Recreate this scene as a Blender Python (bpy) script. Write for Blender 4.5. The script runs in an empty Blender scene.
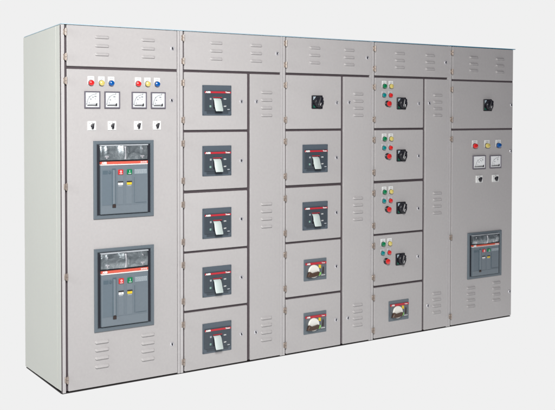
import bpy, bmesh, math, random
from mathutils import Vector, Matrix
random.seed(4)
S = bpy.context.scene
C = S.collection
PI = math.pi

# ------------------------------------------------------------------ materials
def nodes(name):
    m = bpy.data.materials.new(name); m.use_nodes = True
    nt = m.node_tree
    return m, nt, nt.nodes, nt.links, nt.nodes['Principled BSDF']

def simple(name, col, rough=.5, metal=0.0, var=.06, scale=60, bump=0.0, bscale=400, coat=0.0, spec=.5):
    m, nt, N, L, b = nodes(name)
    tc = N.new('ShaderNodeTexCoord')
    n = N.new('ShaderNodeTexNoise'); n.inputs['Scale'].default_value = scale; n.inputs['Detail'].default_value = 4
    L.new(tc.outputs['Object'], n.inputs['Vector'])
    r = N.new('ShaderNodeMixRGB'); L.new(n.outputs['Fac'], r.inputs['Fac'])
    r.inputs['Color1'].default_value = [c*(1-var) for c in col] + [1]
    r.inputs['Color2'].default_value = [min(1, c*(1+var)) for c in col] + [1]
    L.new(r.outputs['Color'], b.inputs['Base Color'])
    b.inputs['Roughness'].default_value = rough; b.inputs['Metallic'].default_value = metal
    b.inputs['Coat Weight'].default_value = coat; b.inputs['Specular IOR Level'].default_value = spec
    if bump:
        n2 = N.new('ShaderNodeTexNoise'); n2.inputs['Scale'].default_value = bscale; n2.inputs['Detail'].default_value = 3
        L.new(tc.outputs['Object'], n2.inputs['Vector'])
        bp = N.new('ShaderNodeBump'); bp.inputs['Strength'].default_value = bump; bp.inputs['Distance'].default_value = .002
        L.new(n2.outputs['Fac'], bp.inputs['Height']); L.new(bp.outputs['Normal'], b.inputs['Normal'])
    return m

def paint(name, col, var=.035, mot=.93):
    """powder coat on sheet steel: orange peel, faint mottling, slow panel waviness, a little grime"""
    m, nt, N, L, b = nodes(name)
    tc = N.new('ShaderNodeTexCoord'); g = N.new('ShaderNodeNewGeometry')
    big = N.new('ShaderNodeTexNoise'); big.inputs['Scale'].default_value = 2.3; big.inputs['Detail'].default_value = 5
    fine = N.new('ShaderNodeTexNoise'); fine.inputs['Scale'].default_value = 55; fine.inputs['Detail'].default_value = 6; fine.inputs['Roughness'].default_value = .7
    L.new(g.outputs['Position'], big.inputs['Vector']); L.new(g.outputs['Position'], fine.inputs['Vector'])
    a = N.new('ShaderNodeMixRGB'); L.new(big.outputs['Fac'], a.inputs['Fac'])
    a.inputs['Color1'].default_value = [c*(1-var) for c in col]+[1]
    a.inputs['Color2'].default_value = [c*(1+var) for c in col]+[1]
    c2 = N.new('ShaderNodeMixRGB'); c2.blend_type = 'MULTIPLY'; c2.inputs['Fac'].default_value = 1
    rp = N.new('ShaderNodeValToRGB'); rp.color_ramp.elements[0].position = .3; rp.color_ramp.elements[0].color = (mot, mot-.004, mot+.004, 1)
    rp.color_ramp.elements[1].position = .7; rp.color_ramp.elements[1].color = (1, 1, 1, 1)
    L.new(fine.outputs['Fac'], rp.inputs['Fac'])
    L.new(a.outputs['Color'], c2.inputs['Color1']); L.new(rp.outputs['Color'], c2.inputs['Color2'])
    oi = N.new('ShaderNodeObjectInfo'); mr = N.new('ShaderNodeMapRange')       # every door was sprayed on its own
    mr.inputs['To Min'].default_value = .965; mr.inputs['To Max'].default_value = 1.025
    L.new(oi.outputs['Random'], mr.inputs['Value'])
    c3_ = N.new('ShaderNodeVectorMath'); c3_.operation = 'SCALE'
    L.new(c2.outputs['Color'], c3_.inputs[0]); L.new(mr.outputs['Result'], c3_.inputs['Scale'])
    L.new(c3_.outputs['Vector'], b.inputs['Base Color'])
    b.inputs['Roughness'].default_value = .5; b.inputs['Specular IOR Level'].default_value = .22
    peel = N.new('ShaderNodeTexNoise'); peel.inputs['Scale'].default_value = 330; peel.inputs['Detail'].default_value = 2
    L.new(g.outputs['Position'], peel.inputs['Vector'])
    wav = N.new('ShaderNodeTexNoise'); wav.inputs['Scale'].default_value = 3.0; wav.inputs['Detail'].default_value = 1
    L.new(g.outputs['Position'], wav.inputs['Vector'])
    b1 = N.new('ShaderNodeBump'); b1.inputs['Strength'].default_value = .25; b1.inputs['Distance'].default_value = .0012
    b2 = N.new('ShaderNodeBump'); b2.inputs['Strength'].default_value = .35; b2.inputs['Distance'].default_value = .012
    L.new(wav.outputs['Fac'], b2.inputs['Height']); L.new(peel.outputs['Fac'], b1.inputs['Height'])
    L.new(b2.outputs['Normal'], b1.inputs['Normal']); L.new(b1.outputs['Normal'], b.inputs['Normal'])
    return m

M = {
 'paint': paint('door_paint', (.487, .474, .472)),
 'frame': paint('frame_paint', (.515, .503, .503)),
 'side':  paint('side_paint', (.60, .615, .575), .015, .975),  # greener paint, its base lightened to keep the side bright
 'gap':   simple('gap_shade', (.072, .056, .064), .8),  # dark tone painted in for the shade inside gaps
 'plinth': simple('black_plinth', (.018, .014, .015), .6),
 'bezel': simple('blue_grey_plastic', (.125, .155, .18), .42, bump=.15),
 'dark':  simple('charcoal_plastic', (.052, .066, .082), .38, bump=.15),
 'black': simple('black_plastic', (.012, .012, .018), .35),
 'recess': simple('recess_black', (.012, .014, .022), .5),
 'face':  simple('breaker_face_grey', (.15, .185, .215), .45, bump=.1),
 'face2': simple('breaker_face_grey_dark', (.085, .125, .155), .45),
 'slot':  simple('slot_brown_black', (.03, .028, .028), .4),
 'red':   simple('signal_red', (.62, .03, .03), .35),
 'strip': simple('brand_strip_red', (.66, .11, .07), .45),
 'strip2': simple('brand_strip_crimson', (.50, .025, .04), .45),
 'white': simple('white_plastic', (.80, .81, .80), .4, var=.03),
 'toggle': simple('toggle_ivory', (.54, .62, .60), .45, var=.03),
 'yellow': simple('signal_yellow', (.78, .55, .03), .4),
 'green': simple('signal_green', (.0, .20, .07), .35),
 'lime':  simple('lime_label', (.22, .55, .13), .5),
 'lred':  simple('lamp_red', (.70, .02, .02), .2, coat=.6),
 'lyel':  simple('lamp_yellow', (.66, .55, .16), .2, coat=.6),
 'lblue': simple('lamp_blue', (.0, .09, .36), .2, coat=.6),
 'lgreen': simple('lamp_green', (.0, .19, .07), .2, coat=.6),
 'lteal': simple('lamp_teal', (.0, .23, .24), .2, coat=.6),
 'collar': simple('lamp_collar', (.16, .15, .16), .35, .6),
 'brass': simple('hinge_zinc', (.40, .34, .30), .36, .6, var=.25, scale=160),
 'chrome': simple('lock_chrome', (.78, .78, .82), .3, .65),
 'ink':   simple('black_ink', (.03, .03, .035), .6),
 'brown': simple('handle_brown', (.07, .035, .02), .35),
 'grey':  simple('light_grey_label', (.42, .45, .48), .5),
 'dial':  simple('dial_white', (.70, .73, .75), .5, var=.01),
}
def arcmat():
    m, nt, N, L, b = nodes('arc_cover_painted_glints')
    tc = N.new('ShaderNodeTexCoord'); mp = N.new('ShaderNodeMapping'); mp.inputs['Scale'].default_value = (20, 20, 26)
    n = N.new('ShaderNodeTexNoise'); n.inputs['Scale'].default_value = 1; n.inputs['Detail'].default_value = 5; n.inputs['Roughness'].default_value = .6
    n.inputs['Distortion'].default_value = .8
    L.new(tc.outputs['Object'], mp.inputs['Vector']); L.new(mp.outputs['Vector'], n.inputs['Vector'])
    rp = N.new('ShaderNodeValToRGB'); E = rp.color_ramp.elements
    E[0].position = .36; E[0].color = (.13, .155, .17, 1); E[1].position = .74; E[1].color = (.50, .55, .58, 1)
    k = E.new(.56); k.color = (.24, .275, .295, 1)  # mottled tones paint blurred reflections into the cover colour
    L.new(n.outputs['Fac'], rp.inputs['Fac']); L.new(rp.outputs['Color'], b.inputs['Base Color'])
    b.inputs['Metallic'].default_value = .5; b.inputs['Roughness'].default_value = .3
    b.inputs['Coat Weight'].default_value = .8; b.inputs['Coat Roughness'].default_value = .06
    n2 = N.new('ShaderNodeTexNoise'); n2.inputs['Scale'].default_value = 70; n2.inputs['Detail'].default_value = 2
    L.new(tc.outputs['Object'], n2.inputs['Vector'])
    bp = N.new('ShaderNodeBump'); bp.inputs['Strength'].default_value = .35; bp.inputs['Distance'].default_value = .004
    L.new(n2.outputs['Fac'], bp.inputs['Height']); L.new(bp.outputs['Normal'], b.inputs['Normal']); return m
M['arc'] = arcmat()
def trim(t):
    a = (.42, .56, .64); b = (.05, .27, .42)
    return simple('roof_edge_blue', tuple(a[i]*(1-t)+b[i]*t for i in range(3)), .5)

# ------------------------------------------------------------------ mesh helpers
def box(bm, x0, x1, y0, y1, z0, z1, bev=0.0, seg=2):
    r = bmesh.ops.create_cube(bm, size=1.0)
    vs = r['verts']
    for v in vs:
        v.co = Vector((x0+(v.co.x+.5)*(x1-x0), y0+(v.co.y+.5)*(y1-y0), z0+(v.co.z+.5)*(z1-z0)))
    if bev:
        es = list({e for v in vs for e in v.link_edges})
        bmesh.ops.bevel(bm, geom=es, offset=bev, segments=seg, profile=.5, affect='EDGES')

def prism(bm, pts, y0, y1, inset=0.0):
    """pts in (x,z); front at y0 (towards the viewer, smaller), back at y1; optional chamfer at the front"""
    cx = sum(p[0] for p in pts)/len(pts); cz = sum(p[1] for p in pts)/len(pts)
    w = max(abs(p[0]-cx) for p in pts); h = max(abs(p[1]-cz) for p in pts)
    rings = [[(p[0], y1, p[1]) for p in pts]]
    if inset:
        rings.append([(p[0], y0+inset, p[1]) for p in pts])
        sx = (w-inset)/w; sz = (h-inset)/h
        rings.append([(cx+(p[0]-cx)*sx, y0, cz+(p[1]-cz)*sz) for p in pts])
    else:
        rings.append([(p[0], y0, p[1]) for p in pts])
    R = [[bm.verts.new(c) for c in ring] for ring in rings]
    n = len(pts)
    for a, b in zip(R, R[1:]):
        for i in range(n):
            bm.faces.new((a[i], a[(i+1) % n], b[(i+1) % n], b[i]))
    bm.faces.new(R[-1]); bm.faces.new(R[0])

def rrect(x0, x1, z0, z1, r, k=4):
    P = []
    for cx, cz, a0 in ((x1-r, z1-r, 0), (x0+r, z1-r, 90), (x0+r, z0+r, 180), (x1-r, z0+r, 270)):
        for i in range(k+1):
            a = math.radians(a0+90*i/k)
            P.append((cx+r*math.cos(a), cz+r*math.sin(a)))
    return P

def lathe(bm, prof, cx=0, cz=0, n=24):
    """prof: list of (radius, y) ; axis along y"""
    R = []
    for r, y in prof:
        if r < 1e-6: R.append([bm.verts.new((cx, y, cz))])
        else: R.append([bm.verts.new((cx+r*math.cos(2*PI*i/n), y, cz+r*math.sin(2*PI*i/n))) for i in range(n)])
    for a, b in zip(R, R[1:]):
        for i in range(n):
            j = (i+1) % n
            if len(a) == 1 and len(b) == 1: continue
            if len(a) == 1: bm.faces.new((a[0], b[j], b[i]))
            elif len(b) == 1: bm.faces.new((a[i], a[j], b[0]))
            else: bm.faces.new((a[i], a[j], b[j], b[i]))
    if len(R[0]) > 1: bm.faces.new(R[0])
    if len(R[-1]) > 1: bm.faces.new(R[-1])

def ring_frame(bm, x0, x1, z0, z1, t, y0, y1, bev=.0025):
    """rectangular picture-frame moulding, mitred, with chamfered front"""
    def loop(d, y): return [bm.verts.new(c) for c in ((x0+d, y, z0+d), (x1-d, y, z0+d), (x1-d, y, z1-d), (x0+d, y, z1-d))]
    L = [loop(0, y1), loop(0, y0+bev), loop(bev, y0), loop(t-bev*1.8, y0), loop(t, y0+bev*1.8), loop(t, y1)]
    for a, b in zip(L, L[1:]+L[:1]):
        for i in range(4):
            j = (i+1) % 4
            bm.faces.new((a[i], a[j], b[j], b[i]))

def louvre(bm, x0, x1, zc, h=.0195, d=.0125, y=0.0):
    """a pressed louvre: bulges out of the sheet, steep lip at the bottom"""
    prof = [(-.5, 0), (-.47, .55), (-.36, .95), (-.2, 1.0), (.0, .86), (.25, .5), (.42, .18), (.5, 0)]
    n = 22; rows = []
    for i in range(n+1):
        t = i/n
        e = min(t, 1-t)*(x1-x0)/(h*.62)
        s = math.sqrt(max(0, 1-(1-min(1, e))**2))
        hh = h*(.35+.65*s)
        rows.append([bm.verts.new((x0+(x1-x0)*t, y-.0001-d*s*p[1] if p[1] else y+.001, zc+hh*p[0])) for p in prof])
    for a, b in zip(rows, rows[1:]):
        for k in range(len(prof)-1):
            f = bm.faces.new((a[k], b[k], b[k+1], a[k+1])); f.smooth = True

POS = {}
CACHE = {}
def mesh_obj(name, bm, mat, parent=None, at=(0, 0, 0), key=None, smooth=False, label=None):
    """links one mesh object; `at` is the world position of the mesh's own origin"""
    if isinstance(bm, bpy.types.Mesh): me = bm
    else:
        bmesh.ops.recalc_face_normals(bm, faces=bm.faces[:])
        me = bpy.data.meshes.new(name); bm.to_mesh(me); bm.free()
        if smooth:
            for p in me.polygons: p.use_smooth = True
            me.set_sharp_from_angle(angle=math.radians(38))
        me.materials.append(mat)
    o = bpy.data.objects.new(name, me); C.objects.link(o)
    w = Vector(at)
    if parent:
        o.parent = parent; o.location = w - POS[parent.name]
    else: o.location = w
    POS[o.name] = w
    if label: o['label'] = label
    return o
def cached(key, name, build, mat, parent, at, smooth=True, label=None):
    if key not in CACHE:
        bm = bmesh.new(); build(bm)
        o = mesh_obj(name, bm, mat, parent, at, smooth=smooth, label=label); CACHE[key] = o.data; return o
    return mesh_obj(name, CACHE[key], mat, parent, at, label=label)

def text(name, s, size, mat, parent, at, bold=0.0, align='CENTER', sx=1.0, key=None):
    key = ('txt', s, size, bold, align, sx, mat.name)
    if key not in CACHE:
        cu = bpy.data.curves.new('lettering', 'FONT'); cu.body = s; cu.size = size
        cu.align_x = align; cu.align_y = 'CENTER'; cu.offset = bold; cu.extrude = .0002; cu.resolution_u = 3
        t = bpy.data.objects.new('lettering_tmp', cu); C.objects.link(t)
        me = bpy.data.meshes.new_from_object(t.evaluated_get(bpy.context.evaluated_depsgraph_get()))
        bpy.data.objects.remove(t); bpy.data.curves.remove(cu)
        me.transform(Matrix.Diagonal((sx, 1, 1, 1))); me.transform(Matrix.Rotation(PI/2, 4, 'X'))
        me.materials.clear(); me.materials.append(mat); CACHE[key] = me
    return mesh_obj(name, CACHE[key], mat, parent, at)

# ------------------------------------------------------------------ fittings
def b_hinge(bm):
    # leaf on the frame, leaf on the door edge, two knuckles and a pin
    box(bm, -.013, .000, -.0045, .004, -.017, .017, .0015, 1)
    box(bm, .000, .010, -.003, .003, -.013, .013, .001, 1)
    for z0, z1, r in ((-.020, -.002, .0062), (.002, .020, .0062), (-.023, .023, .003)):
        n = 10; a = []
        for z in (z0, z1):
            a.append([bm.verts.new((.001+r*math.cos(2*PI*i/n), -.009+r*math.sin(2*PI*i/n), z)) for i in range(n)])
        for i in range(n): bm.faces.new((a[0][i], a[0][(i+1) % n], a[1][(i+1) % n], a[1][i]))
        bm.faces.new(a[0]); bm.faces.new(a[1])
def hinge(parent, x, z): return cached('hinge', 'hinge', b_hinge, M['brass'], parent, (x, -.001, z))

def b_lock(bm): lathe(bm, [(.0135, .001), (.0135, -.003), (.0115, -.0055), (.0095, -.006), (.009, -.0035), (0, -.0035)], n=20)
def b_key(bm): box(bm, -.0026, .0026, -.0080, -.003, -.0080, .0080, .0006, 1); lathe(bm, [(.0050, -.003), (.0050, -.0045), (0, -.0045)], .001, -.001, 14)
def lock(parent, x, z):
    # a ring with the barrel as one small metal fitting; the dark insert is part of its mesh as a second material
    if 'lock' not in CACHE:
        bm = bmesh.new(); b_lock(bm); k = len(bm.faces)
        b_key(bm); bm.faces.ensure_lookup_table()
        for f in bm.faces[k:]: f.material_index = 1
        bmesh.ops.recalc_face_normals(bm, faces=bm.faces[:])
        me = bpy.data.meshes.new('lock'); bm.to_mesh(me); bm.free()
        me.materials.append(M['chrome']); me.materials.append(M['black']); CACHE['lock'] = me
    o = mesh_obj('lock', CACHE['lock'], None, parent, (x, 0, z))
    o.rotation_euler = (0, random.uniform(-.5, .5), 0)
    return o

def b_stud(bm): lathe(bm, [(.0195, .001), (.0195, -.004), (.0180, -.007), (.016, -.007)], n=24)
def b_lens(bm): lathe(bm, [(.0170, -.006), (.0170, -.012), (.0152, -.0170), (.010, -.020), (.005, -.0214), (0, -.0217)], n=24)
def b_lens_s(bm): lathe(bm, [(.0155, -.006), (.0155, -.012), (.0137, -.0165), (.008, -.0188), (0, -.0195)], n=24)
def lamp(root, x, z, mat, colour, small=False):
    name = 'indicator_lamp'
    o = cached(('stud', small), name, (lambda bm: lathe(bm, [(.0180, .001), (.0180, -.004), (.0160, -.007), (.014, -.007)], n=24)) if small else b_stud,
               M['collar'], root, (x, 0, z), label='%s indicator lamp with a white label plate above it' % colour)
    cached(('lens', small, mat.name), 'lens', b_lens_s if small else b_lens, mat, o, (x, 0, z))
    w = .018 if small else .021
    cached(('plate', small), 'label_plate', lambda bm: prism(bm, rrect(-w, w, -.010, .040 if not small else .031, .003), -.0028, .001, .0008), M['plate2'] if small else M['white'], o, (x, 0, z), False)
    def marks(bm):
        zz = .030 if not small else .0245
        for i in range(4): box(bm, -.010+i*.0055, -.010+i*.0055+.0035, -.0034, -.002, zz-.0025, zz+.0025)
    cached(('lmark', small), 'label_marks', marks, M['grey'], o, (x, 0, z), False)
    return o

def mushroom(root, x, z):
    o = cached('mush_c', 'push_button', lambda bm: lathe(bm, [(.0235, .001), (.0235, -.006), (.019, -.010), (.014, -.018), (.013, -.020)], n=26),
               M['black'], root, (x, 0, z), label='red mushroom push button in a black collar')
    cached('mush', 'button_cap', lambda bm: lathe(bm, [(.0125, -.015), (.0185, -.018), (.0200, -.022), (.0190, -.028), (.013, -.031), (0, -.0325)], n=26), M['lred'], o, (x, 0, z))
    return o

def selector(root, x, z):
    o = cached('sel_p', 'selector_switch', lambda bm: prism(bm, rrect(-.027, .027, -.028, .028, .003), -.006, .001, .0015), M['white'], root, (x, 0, z), False)
    def kn(bm):
        lathe(bm, [(.0115, -.005), (.0105, -.010), (.009, -.011), (0, -.011)], n=20)
        box(bm, -.0060, .0060, -.023, -.009, -.018, .016, .003, 2)
    k = cached('sel_k', 'knob', kn, M['black'], o, (x+.002, 0, z-.001))
    k.rotation_euler = (0, .18+random.uniform(-.1, .1), 0)
    def tk(bm):
        for a in (-50, 0, 50):
            t = math.radians(a); cx, cz = .0215*math.sin(t), .0215*math.cos(t)
            box(bm, cx-.0016, cx+.0016, -.0068, -.005, cz-.0016, cz+.0016)
    cached('sel_t', 'position_marks', tk, M['ink'], o, (x, 0, z), False)
    return o

def meter(root, x0, x1, z0, z1, volts=False, dial='dial'):
    w, h = (x1-x0)/2, (z1-z0)/2; x, z = (x0+x1)/2, (z0+z1)/2
    k = (round(w, 3), round(h, 3))
    o = cached(('mt', k), 'panel_meter', lambda bm: ring_frame(bm, -w, w, -h, h, .0075, -.011, .001, .002), M['mbez'], root, (x, 0, z), False)
    cached(('md', k, dial), 'dial', lambda bm: prism(bm, rrect(-w+.006, w-.006, -h+.006, h-.006, .002), -.0055, .0005), M[dial], o, (x, 0, z), False)
    R = .060; px, pz = w-.026, -h+.026
    def scale(bm):
        n = 15
        for i in range(n):
            a = math.radians(180-90*i/(n-1)*.98)
            big = i % 7 == 0
            for rr in range(5 if big else 3):
                r = R+.0015*rr
                cx, cz = px+r*math.cos(a)*w/.052, pz+r*math.sin(a)
                s = .0014 if big else .0010
                box(bm, cx-s, cx+s, -.0063, -.005, cz-s, cz+s)
        # arc line
        for i in range(40):
            a = math.radians(180-90*i/40); cx, cz = px+R*math.cos(a)*w/.052, pz+R*math.sin(a)
            box(bm, cx-.0012, cx+.0012, -.0061, -.005, cz-.0005, cz+.0005)
        # printed figures along the arc, reduced to short strokes at this size
        for a, nn in ((170, 1), (140, 2), (118, 2), (97, 3)) if not volts else ((170, 1), (146, 2), (104, 3)):
            t = math.radians(a); cx, cz = px+(R-.013)*math.cos(t)*w/.052, pz+(R-.013)*math.sin(t)
            for j in range(nn):
                q = cx+(j-(nn-1)/2)*.0045
                prism(bm, rrect(q-.0018, q+.0018, cz-.0034, cz+.0034, .0012, 2), -.0064, -.005)
    cached(('ms', k, volts), 'scale_marks', scale, M['ink3'], o, (x, 0, z), False)
    def needle(bm):
        prism(bm, [(px, pz-.0006), (px, pz+.0012), (px-.052*w/.052, pz-.0002), (px-.052*w/.052, pz-.0012)], -.0075, -.0065)
        box(bm, -w+.018, px-.008, -.0068, -.005, pz-.010, pz-.0045)
    cached(('mn', k), 'needle', needle, M['ink'], o, (x, 0, z), False)
    cached(('mp', k), 'pivot_cover', lambda bm: prism(bm, [(px-.009, pz-.011), (px+.006, pz-.011), (px+.006, pz+.006), (px+.001, pz+.006)], -.0082, -.005), M['ink'], o, (x, 0, z), False)
    text('unit_letter', 'V' if volts else 'A', .012, M['ink2'], o, (x+w*.36, -.0064, z+h*.1))
    return o
M['mbez'] = simple('meter_bezel', (.13, .12, .15), .4)
M['ink2'] = simple('grey_ink', (.26, .28, .29), .6); M['ink3'] = simple('pale_ink', (.20, .22, .24), .6)

def rotary(root, x, z, s=1.0):
    """black rotary door-coupling handle on a square plate; x,z = plate centre"""
    h = .047*s
    o = cached(('rt', s), 'rotary_handle', lambda bm: prism(bm, rrect(-h, h, -h, h, .005), -.008, .001, .002), M['black'], root, (x, 0, z), False)
    cached(('rw', s), 'white_mark', lambda bm: prism(bm, [(-h+.010, h-.034*s), (-h+.010, h-.008), (-h+.034*s, h-.008), (-h+.018*s, h-.026*s)], -.0092, -.007), M['pblue'], o, (x, 0, z), False)
    cached(('rg', s), 'green_mark', lambda bm: prism(bm, [(-h+.010, -h+.008), (-h+.032*s, -h+.008), (-h+.020*s, -h+.018*s), (-h+.010, -h+.028*s)], -.0092, -.007), M['dgreen'], o, (x, 0, z), False)
    def kn(bm):
        lathe(bm, [(.037*s, -.007), (.038*s, -.018), (.036*s, -.026), (.031*s, -.030), (0, -.030)], n=36)
        pts = rrect(-.014*s, .014*s, -.036*s, .038*s, .009*s)
        prism(bm, pts, -.044, -.028, .004)
        for i in range(14):
            a = 2*PI*i/14
            cx, cz = .0375*s*math.cos(a), .0375*s*math.sin(a)
            box(bm, cx-.003, cx+.003, -.024, -.009, cz-.003, cz+.003, .001, 1)
    k = cached(('rk', s), 'knob', kn, M['black'], o, (x+.006*s, 0, z), True)
    k.rotation_euler = (0, .28+random.uniform(-.07, .07), 0)
    p = cached(('rp', s), 'grip_glint', lambda bm: box(bm, -.0022, .0022, -.0452, -.043, -.026, -.006), M['white'], k, (x+.006*s, 0, z), False)  # white bar painted on the grip as its glint
    return o

def logo(root, parent, x, y, z, size):
    text('brand_lettering', 'ABB', size, M['white'], parent, (x, y, z), bold=size*.045, sx=1.05)

def mccb(root, x0, z1, w=.221, h=.198):
    """moulded case breaker looking through the door: flange, face, red strip, tall white toggle"""
    z0 = z1-h; P = (x0, 0, z0)
    o = cached('mccb', 'circuit_breaker', lambda bm: prism(bm, rrect(0, w, 0, h, .003), -.005, .001, .0015), M['bezel2'], root, P, False)
    def face(bm):
        prism(bm, rrect(.012, w-.010, .030, h-.036, .002), -.012, -.004, .002)
        prism(bm, rrect(.030, w-.026, .012, .0295, .002), -.008, -.004, .001)
    cached('mc_f', 'face_plate', face, M['dark'], o, P, False)
    st = cached('mc_s', 'brand_strip', lambda bm: prism(bm, rrect(.013, w-.011, h-.0525, h-.0405, .002), -.0145, -.010), M['strip2'], o, P, False)
    text('brand_lettering', 'ABB', .0150, M['white'], o, (x0+.036, -.0152, z0+h-.0467), bold=.0012, sx=1.35)
    text('type_lettering', 'Tmax', .0125, M['white'], o, (x0+w-.036, -.0152, z0+h-.0464), bold=.0007, sx=1.2)
    cached('mc_r', 'toggle_surround', lambda bm: ring_frame(bm, .072, .143, .040, .120, .0045, -.0145, -.010, .001), M['dark'], o, P, False)
    cached('mc_rr', 'red_edge', lambda bm: prism(bm, rrect(.073, .142, .116, .1205, .001), -.0155, -.011), M['strip2'], o, P, False)
    def wells(bm): box(bm, .078, .141, -.0128, -.011, .044, .116)
    cached('mc_w', 'toggle_well', wells, M['black'], o, P, False)
    def tog(bm):
        # paddle: swept profile, leaning out and down, flaring to a lip
        prof = [(.112, -.014, .0265), (.106, -.026, .027), (.092, -.033, .0275), (.074, -.038, .028), (.056, -.044, .0285), (.038, -.052, .0285), (.029, -.055, .027)]
        back = [(.104, -.012), (.097, -.020), (.084, -.024), (.067, -.028), (.050, -.034), (.036, -.042), (.027, -.047)]
        cx = .102; R = []
        for (z, y, hw), (zb, yb) in zip(prof, back):
            R.append([bm.verts.new(c) for c in ((cx-hw, y+.003, z), (cx-hw+.004, y, z), (cx+hw-.004, y, z), (cx+hw, y+.003, z), (cx+hw-.003, yb, zb), (cx-hw+.003, yb, zb))])
        for a, b in zip(R, R[1:]):
            for i in range(6): bm.faces.new((a[i], a[(i+1) % 6], b[(i+1) % 6], b[i]))
        bm.faces.new(R[0]); bm.faces.new(R[-1])
        # stem into the well
        box(bm, cx-.016, cx+.016, -.030, -.011, .060, .095)
    cached('mc_t', 'toggle', tog, M['toggle'], o, P, True)
    for (mx, mz, s) in ((.057, .108, 'I'), (.055, .060, 'O')):
        cached(('mcm', s), 'position_mark', lambda bm: prism(bm, rrect(-.006, .006, -.006, .006, .001), -.0135, -.011), M['grey'] if s == 'I' else M['pale'], o, (x0+mx, 0, z0+mz), False)
        text('position_letter', s, .010, M['ink'], o, (x0+mx, -.0139, z0+mz))
    text('position_lettering', 'ON', .012, M['white'], o, (x0+.165, -.0125, z0+.108), bold=.0004)
    text('position_lettering', 'OFF', .011, M['white'], o, (x0+.166, -.0125, z0+.060), bold=.0004)
    cached('mc_tb', 'test_mark', lambda bm: prism(bm, rrect(-.009, .009, -.003, .003, .001), -.0135, -.011), M['grey'], o, (x0+.193, 0, z0+.040), False)
    # four corner screws of the face
    for sx in (.006, w-.006):
        for sz in (.008, h-.010):
            cached('mc_sc', 'screw', lambda bm: lathe(bm, [(.003, -.004), (.003, -.0062), (0, -.0066)], n=10), M['dark'], o, (x0+sx, 0, z0+sz))
    return o
M['dial2'] = simple('dial_white_lifted', (.90, .92, .93), .4, var=.01); M['cream'] = simple('cream_dial', (.84, .83, .77), .4, var=.03)  # brighter copy of the dial white, makes up for the dim right cabinet
M['pblue'] = simple('pale_blue_mark', (.50, .60, .66), .4)
M['dgreen'] = simple('dark_green_mark', (.01, .13, .08), .4); M['plate2'] = simple('lamp_plate_grey', (.58, .58, .60), .45, var=.03)
M['strip2m'] = simple('toggle_surround_red', (.30, .03, .04), .4)
M['pale'] = simple('pale_green_mark', (.30, .52, .44), .5)

def mccb_rotary(root, x0, z1, w=.199, h=.152):
    """smaller breaker with a round white rotary handle"""
    z0 = z1-h; P = (x0, 0, z0)
    o = cached('mr', 'circuit_breaker', lambda bm: prism(bm, rrect(0, w, 0, h, .003), -.005, .001, .0015), M['bezel'], root, P, False)
    cached('mr_f', 'face_plate', lambda bm: prism(bm, rrect(.014, w-.010, .024, h-.040, .002), -.012, -.004, .0015), M['grey2'], o, P, False)
    cached('mr_s', 'brand_strip', lambda bm: prism(bm, rrect(.012, w-.008, h-.0395, h-.0245, .0015), -.0135, -.004), M['strip2'], o, P, False)
    text('brand_lettering', 'ABB', .0150, M['white'], o, (x0+.034, -.0142, z0+h-.0325), bold=.0009, sx=1.1)
    text('type_lettering', 'Tmax', .0115, M['white'], o, (x0+w-.036, -.0142, z0+h-.0322), bold=.0004, sx=1.1)
    cx, cz = .078, .066
    dial = cached('mr_d', 'rotary_dial', lambda bm: lathe(bm, [(.046, -.010), (.046, -.020), (.043, -.024), (0, -.024)], n=40), M['cream'], o, (x0+cx, 0, z0+cz))
    def grip(bm):
        prism(bm, [(-.066, -.030), (-.050, -.036), (-.020, -.036), (.020, -.030), (.032, -.022), (.036, -.006), (.030, -.001), (-.026, -.009), (-.044, .002), (-.052, .000)], -.040, -.022, .003)
    cached('mr_g', 'rotary_grip', grip, M['brown'], o, (x0+cx, 0, z0+cz), True)
    cached('mr_w', 'dial_shroud', lambda bm: prism(bm, [(.016, .028), (.050, .028), (.040, .060), (.028, .062)], -.019, -.010, .002), M['black'], o, P, False)
    cached('mr_y', 'yellow_mark', lambda bm: prism(bm, [(.122, .088), (.143, .082), (.143, .106), (.124, .110)], -.0132, -.011), M['yellow'], o, P, False)
    cached('mr_l', 'green_mark', lambda bm: prism(bm, [(.118, .031), (.130, .029), (.145, .040), (.143, .057), (.126, .050)], -.0132, -.011), M['lime'], o, P, False)
    def sl(bm): prism(bm, [(.153, .044), (.167, .044), (.168, .085), (.163, .094), (.159, .088)], -.0145, -.011)
    cached('mr_b', 'trip_slot', sl, M['brown2'], o, P, False)
    def pm(bm):
        for i in range(4): box(bm, .147+.009*i, .152+.009*i, -.0128, -.0115, .030, .036)
    cached('mr_p', 'printed_marks', pm, M['white'], o, P, False)
    return o
M['grey2'] = simple('breaker_grey', (.12, .135, .15), .45)
M['brown2'] = simple('slot_dark', (.035, .022, .02), .5)

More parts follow.
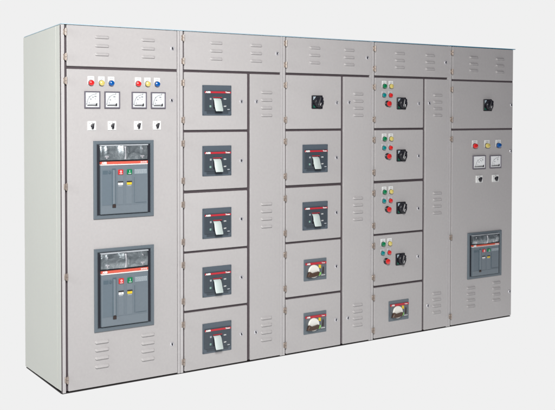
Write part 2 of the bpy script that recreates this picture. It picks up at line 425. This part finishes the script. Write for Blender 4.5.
def acb(root, x0, x1, z0, z1):
    """draw-out air circuit breaker behind a door frame"""
    W, H = x1-x0, z1-z0; s = W/.404; v = H/.476; P = (x0, 0, z0)
    K = round(W, 3), round(H, 3)
    sx = lambda a: a*s
    sz = lambda a: a*v
    o = cached(('ac', K), 'air_circuit_breaker', lambda bm: ring_frame(bm, 0, W, 0, H, sx(.023), -.012, .001, .003), M['bezel'], root, P, False)
    def rec(bm): box(bm, sx(.022), W-sx(.022), -.0045, .0005, sz(.022), H-sz(.022))
    cached(('ar', K), 'recess', rec, M['recess'], o, P, False)
    def R(name, a, b, c, d, mat, y0, y1=-.004, bev=.0015, rr=.002):
        return cached((name, K, a, c), name, lambda bm: prism(bm, rrect(sx(a), sx(b), sz(c), sz(d), rr), y0, y1, bev), mat, o, P, False)
    # apparent left edge .048, right .364 ; face stands proud of the recess
    fy = -.022
    R('face_plate', .040, .356, .028, .325, M['face'], fy)
    # arc cover: clear plastic, its bulge and ribs shaped to catch highlights
    def arc(bm):
        n = 56; m = 8; G = []
        rnd = random.Random(9)
        for i in range(n+1):
            t = i/n; x = sx(.040+.316*t)
            e = .008*max(0, math.sin(PI*t))**.5
            e += .014*math.exp(-((t-.47)/.075)**2)          # ridge added to catch the bright centre band
            row = []
            for j in range(m+1):
                u = j/m
                z = sz(.358+.086*u)
                q = .0035*math.exp(-((t-.13)/.03)**2)+.0035*math.exp(-((t-.87)/.03)**2)
                row.append(bm.verts.new((x, fy+.008-e-q-.006*math.sin(PI*u), z)))
            G.append(row)
        for i in range(n):
            for j in range(m):
                f = bm.faces.new((G[i][j], G[i+1][j], G[i+1][j+1], G[i][j+1])); f.smooth = True
        box(bm, sx(.040), sx(.356), -.010, -.004, sz(.357), sz(.445))
    cached(('arc', K), 'arc_cover', arc, M['arc'], o, P, True)
    for a in (.066, .304):
        R('cover_clip', a, a+.026, .376, .384, M['chrome'], fy-.006, fy+.004, .001)
        R('cover_clip', a+.009, a+.017, .366, .430, M['chrome'], fy-.0045, fy+.004, .001)
    R('highlight_rib', .190, .203, .362, .442, M['chrome'], fy-.021, fy, .006, .003)  # added bright rib standing in for the centre highlight
    R('cover_rim', .038, .358, .4445, .452, M['grey'], fy-.004)
    R('cover_rim', .038, .358, .350, .3565, M['black'], fy-.001)
    R('brand_strip', .040, .356, .3335, .3495, M['strip'], fy-.003)
    R('brand_strip_base', .040, .356, .3262, .3330, M['white'], fy-.002)
    text('brand_lettering', 'ABB', .018*s, M['white'], o, (x0+sx(.062), fy-.0036, z0+sz(.3412)), bold=.001, sx=1.0)
    text('type_lettering', 'SACE E2', .0125*s, M['white'], o, (x0+sx(.326), fy-.0036, z0+sz(.3412)), bold=.0005, sx=.95)
    # panels and seams of the front cover
    R('cover_panel', .048, .110, .085, .300, M['face2b'], fy-.0012, fy+.002, .0006)
    R('cover_panel', .044, .353, .032, .080, M['face3'], fy-.0015, fy+.002, .0008)
    R('handle_slot', .113, .139, .066, .306, M['face2'], fy-.0028, fy+.002, .001)
    R('charging_handle', .118, .134, .088, .298, M['face3'], fy-.008, fy+.001, .003, .004)
    R('handle_grip', .115, .137, .067, .087, M['brown2'], fy-.0095, fy, .003)
    R('control_column', .150, .187, .085, .300, M['face3'], fy-.0012, fy+.002, .0006)
    R('control_column', .209, .247, .085, .300, M['face3'], fy-.0012, fy+.002, .0006)
    for a, mat, ch in ((.153, 'red', 'O'), (.212, 'green', 'I')):
        R('push_button', a, a+.033, .268, .299, M[mat], fy-.009, fy, .002)
        text('button_letter', ch, .016*s, M['white'], o, (x0+sx(a+.0165), fy-.0093, z0+sz(.286)), bold=.0008)
        text('button_lettering', 'PUSH', .0075*s, M['white'], o, (x0+sx(a+.0165), fy-.0093, z0+sz(.2735)), bold=.0003)
    for a, mat in ((.153, 'white'), (.212, 'yellow')):
        R('indicator_flag', a, a+.033, .204, .219, M[mat], fy-.004, fy, .001)
        R('flag_hood', a-.001, a+.034, .2195, .2265, M['slot'], fy-.006, fy, .001)
        R('flag_caption', a+.003, a+.030, .1965, .2005, M['grey'], fy-.0022, fy, .0004, .0005)
    text('flag_letter', '0', .010*s, M['ink'], o, (x0+sx(.1695), fy-.0043, z0+sz(.2115)))
    R('rating_label', .262, .350, .268, .299, M['grey3'], fy-.0022, fy+.001, .0005)
    def rl(bm):
        rnd = random.Random(3)
        for i in range(4):
            x = .267
            while x < .342:
                w = rnd.uniform(.004, .013); w = min(w, .346-x)
                box(bm, sx(x), sx(x+w), fy-.0028, fy-.001, sz(.272+.0068*i), sz(.2755+.0068*i)); x += w+.003
    cached(('arl', K), 'rating_text', rl, M['grey'], o, P, False)
    def bd(bm):
        box(bm, sx(.268), sx(.345), fy-.0022, fy+.001, sz(.090), sz(.0915)); box(bm, sx(.262), sx(.2635), fy-.0022, fy+.001, sz(.09), sz(.25))
    cached(('abd', K), 'cover_seam', bd, M['face2'], o, P, False)
    R('key_lock', .090, .106, .274, .292, M['face2'], fy-.006, fy, .002, .007)
    R('counter_window', .052, .086, .272, .294, M['face2'], fy-.002, fy, .001)
    return o
M['bezel2'] = simple('slate_plastic', (.088, .112, .138), .42, bump=.15)
M['face2b'] = simple('breaker_cover_left', (.13, .168, .20), .42)
M['face3'] = simple('breaker_cover_low', (.165, .20, .23), .42)
M['grey3'] = simple('rating_label_grey', (.22, .28, .32), .5)

# ------------------------------------------------------------------ cabinets
FLOOR = -.0145
DEPTH = .676
ZT = (1.9485, 2.193)
ROWS = [(1.560, 1.933), (1.170, 1.545), (.776, 1.152), (.391, .762), (-.002, .376)]
def sheet(root, name, x0, x1, z0, z1, louv=(), mat='paint', lw=.094, y=0.0):
    bm = bmesh.new()
    prism(bm, rrect(x0, x1, z0, z1, .005), y, y+.018, .003)
    for (lx, lz) in louv: louvre(bm, lx, lx+lw, lz, y=y)
    o = mesh_obj(name, bm, M[mat], root, (0, 0, 0) if False else (x0, 0, z0)) if False else None
    # keep the object's origin at its lower left corner
    bmesh.ops.translate(bm, vec=(-x0, 0, -z0), verts=bm.verts[:])
    bmesh.ops.recalc_face_normals(bm, faces=bm.faces[:])
    me = bpy.data.meshes.new(name); bm.to_mesh(me); bm.free(); me.materials.append(M[mat])
    return mesh_obj(name, me, None, root, (x0, 0, z0))

def cabinet(x0, x1, label, group=None, trimt=0., first=False, last=False):
    r = bpy.data.objects.new('switchgear_cabinet', None); C.objects.link(r)
    r.location = (x0, 0, FLOOR); POS[r.name] = Vector((x0, 0, FLOOR)); r.empty_display_size = .2
    r['label'] = label; r['category'] = 'cabinet'
    if group: r['group'] = group
    e = .0012
    # carcass: sides, back, roof as one closed steel shell; the roof falls slightly to the rear
    bm = bmesh.new()
    v = [bm.verts.new(c) for c in ((x0+e, .028, 0), (x1-e, .028, 0), (x1-e, DEPTH, -.006), (x0+e, DEPTH, -.006),
                                   (x0+e, .028, 2.192), (x1-e, .028, 2.192), (x1-e, DEPTH, 2.163), (x0+e, DEPTH, 2.163))]
    for f in ((0, 1, 2, 3), (4, 5, 6, 7), (0, 1, 5, 4), (1, 2, 6, 5), (2, 3, 7, 6), (3, 0, 4, 7)): bm.faces.new([v[i] for i in f])
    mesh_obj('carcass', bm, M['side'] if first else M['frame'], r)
    # dark sheet whose colour gives the door gaps their shade
    if last:
        for za, zb in ((1.534, 1.552), (1.922, 1.940)):
            q = bmesh.new(); box(q, x0+.034, x1-.0045, .004, .0136, za, zb); mesh_obj('gap_shade_filler', q, M['gap'], r)  # added dark filler carries the gap shade out to the edge
    bm = bmesh.new(); box(bm, x0+.004, x1-(.0003 if last else .004), .014, .0275, .000, 2.188); mesh_obj('gap_shade_sheet', bm, M['gap'], r)
    # frame: corner posts (kept in front of the dark sheet) and roof edge
    bm = bmesh.new()
    box(bm, x0+e, x0+.0215, .002, .027, -.008, 2.194, .0015, 1)
    if not last: box(bm, x1-.0175, x1-e, .003, .027, -.008, 2.194, .0015, 1)
    mesh_obj('frame', bm, M['frame'], r)
    bm = bmesh.new()
    box(bm, x0+e if not first else x0+.001, x1-e, .010, DEPTH-.004, FLOOR, -.0085)
    mesh_obj('plinth', bm, M['plinth'], r)
    bm = bmesh.new()
    v = [bm.verts.new(c) for c in ((x0, -.003, 2.1955), (x1+(.02 if last else 0), -.003, 2.1955), (x1+(.02 if last else 0), DEPTH+.002, 2.1650), (x0, DEPTH+.002, 2.1650))]
    w = [bm.verts.new(q.co+Vector((0, 0, .0045))) for q in v]
    bm.faces.new(v); bm.faces.new(w)
    for i in range(4): bm.faces.new((v[i], v[(i+1) % 4], w[(i+1) % 4], w[i]))
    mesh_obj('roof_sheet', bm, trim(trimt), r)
    return r

XB = [0, .797, 1.597, 2.393, 3.183, 3.908]
GRP = 'switchgear cabinets bolted in one long row'
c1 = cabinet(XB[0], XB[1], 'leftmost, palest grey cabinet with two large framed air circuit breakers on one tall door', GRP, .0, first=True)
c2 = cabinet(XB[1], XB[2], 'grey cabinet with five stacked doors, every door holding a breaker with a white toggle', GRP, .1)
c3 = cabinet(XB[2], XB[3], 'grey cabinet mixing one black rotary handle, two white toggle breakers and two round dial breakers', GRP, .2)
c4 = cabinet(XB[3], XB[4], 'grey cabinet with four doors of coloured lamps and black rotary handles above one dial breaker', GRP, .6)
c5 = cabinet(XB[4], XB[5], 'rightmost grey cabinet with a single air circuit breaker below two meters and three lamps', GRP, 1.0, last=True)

# left end cover of the row: a large plain side panel, with the corner post showing along its front edge
bm = bmesh.new()
def quadplate(bm, ya, yb, za0, zb0, za1, zb1, xo, xi):
    a = [bm.verts.new(c) for c in ((xo, ya, za0), (xo, yb, zb0), (xo, yb, zb1), (xo, ya, za1))]
    b = [bm.verts.new(c) for c in ((xi, ya, za0), (xi, yb, zb0), (xi, yb, zb1), (xi, ya, za1))]
    bm.faces.new(a); bm.faces.new(b)
    for i in range(4): bm.faces.new((a[i], a[(i+1) % 4], b[(i+1) % 4], b[i]))
rz = lambda y, a, b: a+(b-a)*y/DEPTH
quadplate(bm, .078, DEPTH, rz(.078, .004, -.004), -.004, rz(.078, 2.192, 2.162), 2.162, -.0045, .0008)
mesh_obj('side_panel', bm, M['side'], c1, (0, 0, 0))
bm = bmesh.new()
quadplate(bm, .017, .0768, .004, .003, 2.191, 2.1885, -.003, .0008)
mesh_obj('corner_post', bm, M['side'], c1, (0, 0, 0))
bm = bmesh.new(); box(bm, -.0015, .0008, .006, .0165, -.004, 2.190); mesh_obj('seam_shade_strip', bm, M['gap'], c1)  # dark strip painting the shade of the seam gap
bm = bmesh.new(); box(bm, -.002, .0008, .020, DEPTH-.01, FLOOR, -.0085); mesh_obj('plinth_edge', bm, M['plinth'], c1)

def toppanel(root, x0, x1, l, r_, lockx, lz, zo=0.0, zb=1.9485):
    Z = [2.131, 2.0785, 2.027]
    o = sheet(root, 'vent_panel', x0, x1, zb, ZT[1], [(l, z-.002-zo) for z in Z]+[(r_, z-.006-zo) for z in Z])
    for z in (2.150, 2.002): hinge(o, x0-.0095, z-zo*.5)
    if lockx: lock(o, lockx, lz)
    return o
D1 = 1.352
# cabinet 1
toppanel(c1, .036, .776, .213, .524, .741, 2.079)
d = sheet(c1, 'door', .036, .776, -.001, 1.932, [(.206, z) for z in (.272, .224, .174, .122)]+[(.517, z) for z in (.274, .223, .173, .121)])
for z in (1.861, 1.230, .691, .071): hinge(d, .0265, z)
for z in (1.750, .190): lock(d, .735, z)
for x, m_, n_ in ((.194, 'lred', 'red'), (.262, 'lyel', 'yellow'), (.326, 'lblue', 'blue'), (.507, 'lred', 'red'), (.572, 'lyel', 'yellow'), (.638, 'lblue', 'blue')):
    lamp(c1, x-.006, 1.851, M[m_], n_)
for i, x in enumerate((.144, .274, .456, .588)): meter(c1, x, x+.102, 1.697, 1.801, i % 2 == 1)
for x in (.192, .324, .500, .630): selector(c1, x, 1.592)
acb(c1, .200, .604, 1.024, 1.500)
acb(c1, .202, .604, .334, .842)

def bay(root, xs, xc, xe, cl, lk):
    """five stacked doors with a narrow cable-way door beside them"""
    out = []
    for z0, z1 in ROWS:
        o = sheet(root, 'door', xs, xc[0], z0, z1)
        hinge(o, xs-.0095, z1-.070); hinge(o, xs-.0095, z0+.065)
        out.append(o)
    lw = [1.811, 1.759, 1.707, 1.656, 1.053, 1.003, .951, .899, .272, .224, .174, .124]
    o = sheet(root, 'cable_door', xc[1], xe, -.002, 1.933, [(cl, z) for z in lw], lw=.092)
    lock(o, lk, 1.748); lock(o, lk-.004, .184)
    return out
# cabinet 2
toppanel(c2, .829, 1.580, 1.018, 1.329, 1.547, 2.077)
ds = bay(c2, .828, (1.308, 1.331), 1.580, 1.415, 1.379)
for o, z in zip(ds, (1.747, 1.352, .962, .570, .187)): lock(o, 1.259, z)
for z in (1.852, 1.456, 1.047, .663, .291): mccb(c2, .959, z)
# cabinet 3
toppanel(c3, 1.628, 2.376, 1.821, 2.130, 2.346, 2.075)
ds = bay(c3, 1.627, (2.107, 2.128), 2.376, 2.217, 2.178)
for o, z in zip(ds, (1.745, 1.352, .958, .571, .184)): lock(o, 2.065, z)
rotary(c3, 1.888, 1.748)
mccb(c3, 1.763, 1.450); mccb(c3, 1.764, 1.047)
mccb_rotary(c3, 1.776, .642); mccb_rotary(c3, 1.776, .265)
# cabinet 4
toppanel(c4, 2.424, 3.166, 2.615, 2.923, 3.137, 2.065, .010)
ds = bay(c4, 2.423, (2.905, 2.926), 3.166, 3.008, 2.966)
for o, z in zip(ds[:4], (1.744, 1.345, .944, .575)): lock(o, 2.857, z)
for dz in (0, -.391, -.786, -1.174):
    q = -.004 if dz == 0 else (-.002 if dz > -.5 else (0 if dz > -1 else -.010))
    lamp(c4, 2.514+q, 1.871+dz, M['lgreen'], 'green'); lamp(c4, 2.579+q, 1.871+dz, M['lyel'], 'yellow')
    lamp(c4, 2.509+q, 1.804+dz, M['lteal'], 'teal', True); lamp(c4, 2.573+q, 1.804+dz, M['lred'], 'red', True)
    mushroom(c4, 2.546+q, 1.741+dz)
    rotary(c4, 2.680+q*.5, 1.744+dz, .95)
mccb_rotary(c4, 2.563, .261)
# cabinet 5
toppanel(c5, 3.214, 3.905, 3.397, 3.698, None, 0, .013, 1.9375)
d1 = sheet(c5, 'door', 3.213, 3.905, 1.550, 1.924)
hinge(d1, 3.2035, 1.857); hinge(d1, 3.2035, 1.623)
lock(d1, 3.884, 1.74)
rotary(c5, 3.604, 1.737)
d2 = sheet(c5, 'door', 3.213, 3.905, -.002, 1.536, [(3.383, z) for z in (.276, .228, .178, .129)]+[(3.676, z) for z in (.290, .242, .194, .147)])
for z in (1.47, .696, .071): hinge(d2, 3.2035, z)
for z in (1.36, .197): lock(d2, 3.882, z)
for x, m_, n_ in ((3.462, 'lred', 'red'), (3.602, 'lyel', 'yellow'), (3.733, 'lblue', 'blue')): lamp(c5, x, 1.410, M[m_], n_).scale = (1.4, 1.15, 1.15)
meter(c5, 3.440, 3.583, 1.224, 1.334, dial='dial2'); meter(c5, 3.634, 3.764, 1.226, 1.331, True, 'dial2')
for x in (3.514, 3.700): selector(c5, x, 1.143).scale = (1.35, 1.1, 1.05)
acb(c5, 3.388, 3.774, .346, .716)

# ------------------------------------------------------------------ backdrop: added floor and wall glowing flat light grey, shadowless
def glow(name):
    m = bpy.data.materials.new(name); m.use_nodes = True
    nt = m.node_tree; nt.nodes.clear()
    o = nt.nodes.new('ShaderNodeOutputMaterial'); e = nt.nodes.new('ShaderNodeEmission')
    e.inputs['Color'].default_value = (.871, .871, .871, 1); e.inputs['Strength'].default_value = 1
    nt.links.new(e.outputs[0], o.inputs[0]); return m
GM = glow('flat_grey_glow')
bm = bmesh.new()
v = [bm.verts.new(c) for c in ((-9, -2.7, FLOOR), (16, -2.7, FLOOR), (16, 5.5, FLOOR), (-9, 5.5, FLOOR))]
bm.faces.new(v); fl = mesh_obj('floor', bm, GM); fl['kind'] = 'structure'
bm = bmesh.new(); prev = None
for i in range(13):
    a = PI/2*i/12; y = 5.5+1.5*math.sin(a); z = FLOOR+1.5-1.5*math.cos(a)
    row = [bm.verts.new((-9, y, z)), bm.verts.new((16, y, z))]
    if prev: bm.faces.new((prev[0], prev[1], row[1], row[0]))
    prev = row
row = [bm.verts.new((-9, 7.0, 9)), bm.verts.new((16, 7.0, 9))]; bm.faces.new((prev[0], prev[1], row[1], row[0]))
bd = mesh_obj('backdrop', bm, GM); bd['kind'] = 'structure'

# ------------------------------------------------------------------ light
W = bpy.data.worlds.new('World'); S.world = W; W.use_nodes = True
bg = W.node_tree.nodes['Background']; bg.inputs[0].default_value = (.80, .78, 1.0, 1); bg.inputs[1].default_value = .09
def area(name, loc, aim, sx, sy, e, col):
    l = bpy.data.lights.new(name, 'AREA'); l.shape = 'RECTANGLE'; l.size = sx; l.size_y = sy; l.energy = e; l.color = col
    o = bpy.data.objects.new(name, l); C.objects.link(o); o.location = loc
    o.rotation_euler = (Vector(aim)-Vector(loc)).to_track_quat('-Z', 'Y').to_euler(); return o
area('softbox_lamp', (-.75, -4.1, 3.1), (.9, 0, 1.3), 1.0, 1.2, 152, (1, .983, .962)).data.spread = math.radians(135)
area('side_fill_lamp', (-3.6, -.6, 2.6), (0, .35, 1.1), 1.0, 1.4, 78, (.98, 1, .97))  # added fill lamp, brightens the left side panel

# ------------------------------------------------------------------ camera (fitted to the photograph)
cam = bpy.data.cameras.new('camera'); co = bpy.data.objects.new('camera', cam); C.objects.link(co)
yaw, pitch, roll = .552611, -.026958, .000375
f = Vector((math.sin(yaw)*math.cos(pitch), math.cos(yaw)*math.cos(pitch), math.sin(pitch)))
rt = Vector((math.cos(yaw), -math.sin(yaw), 0)); up = rt.cross(f)
R = Matrix((rt, up, -f)).transposed()
co.matrix_world = Matrix.Translation((-1.871769, -4.98546, 1.656764)) @ R.to_4x4()
cam.sensor_width = 36; cam.lens = 36*881.385/555
cam.shift_x = .434344*100/555; cam.shift_y = -.66115*100/555
cam.clip_end = 200
S.camera = co
S.render.resolution_x = 1024; S.render.resolution_y = 756
S.view_settings.view_transform = 'Standard'; S.view_settings.look = 'None'; S.view_settings.exposure = 0
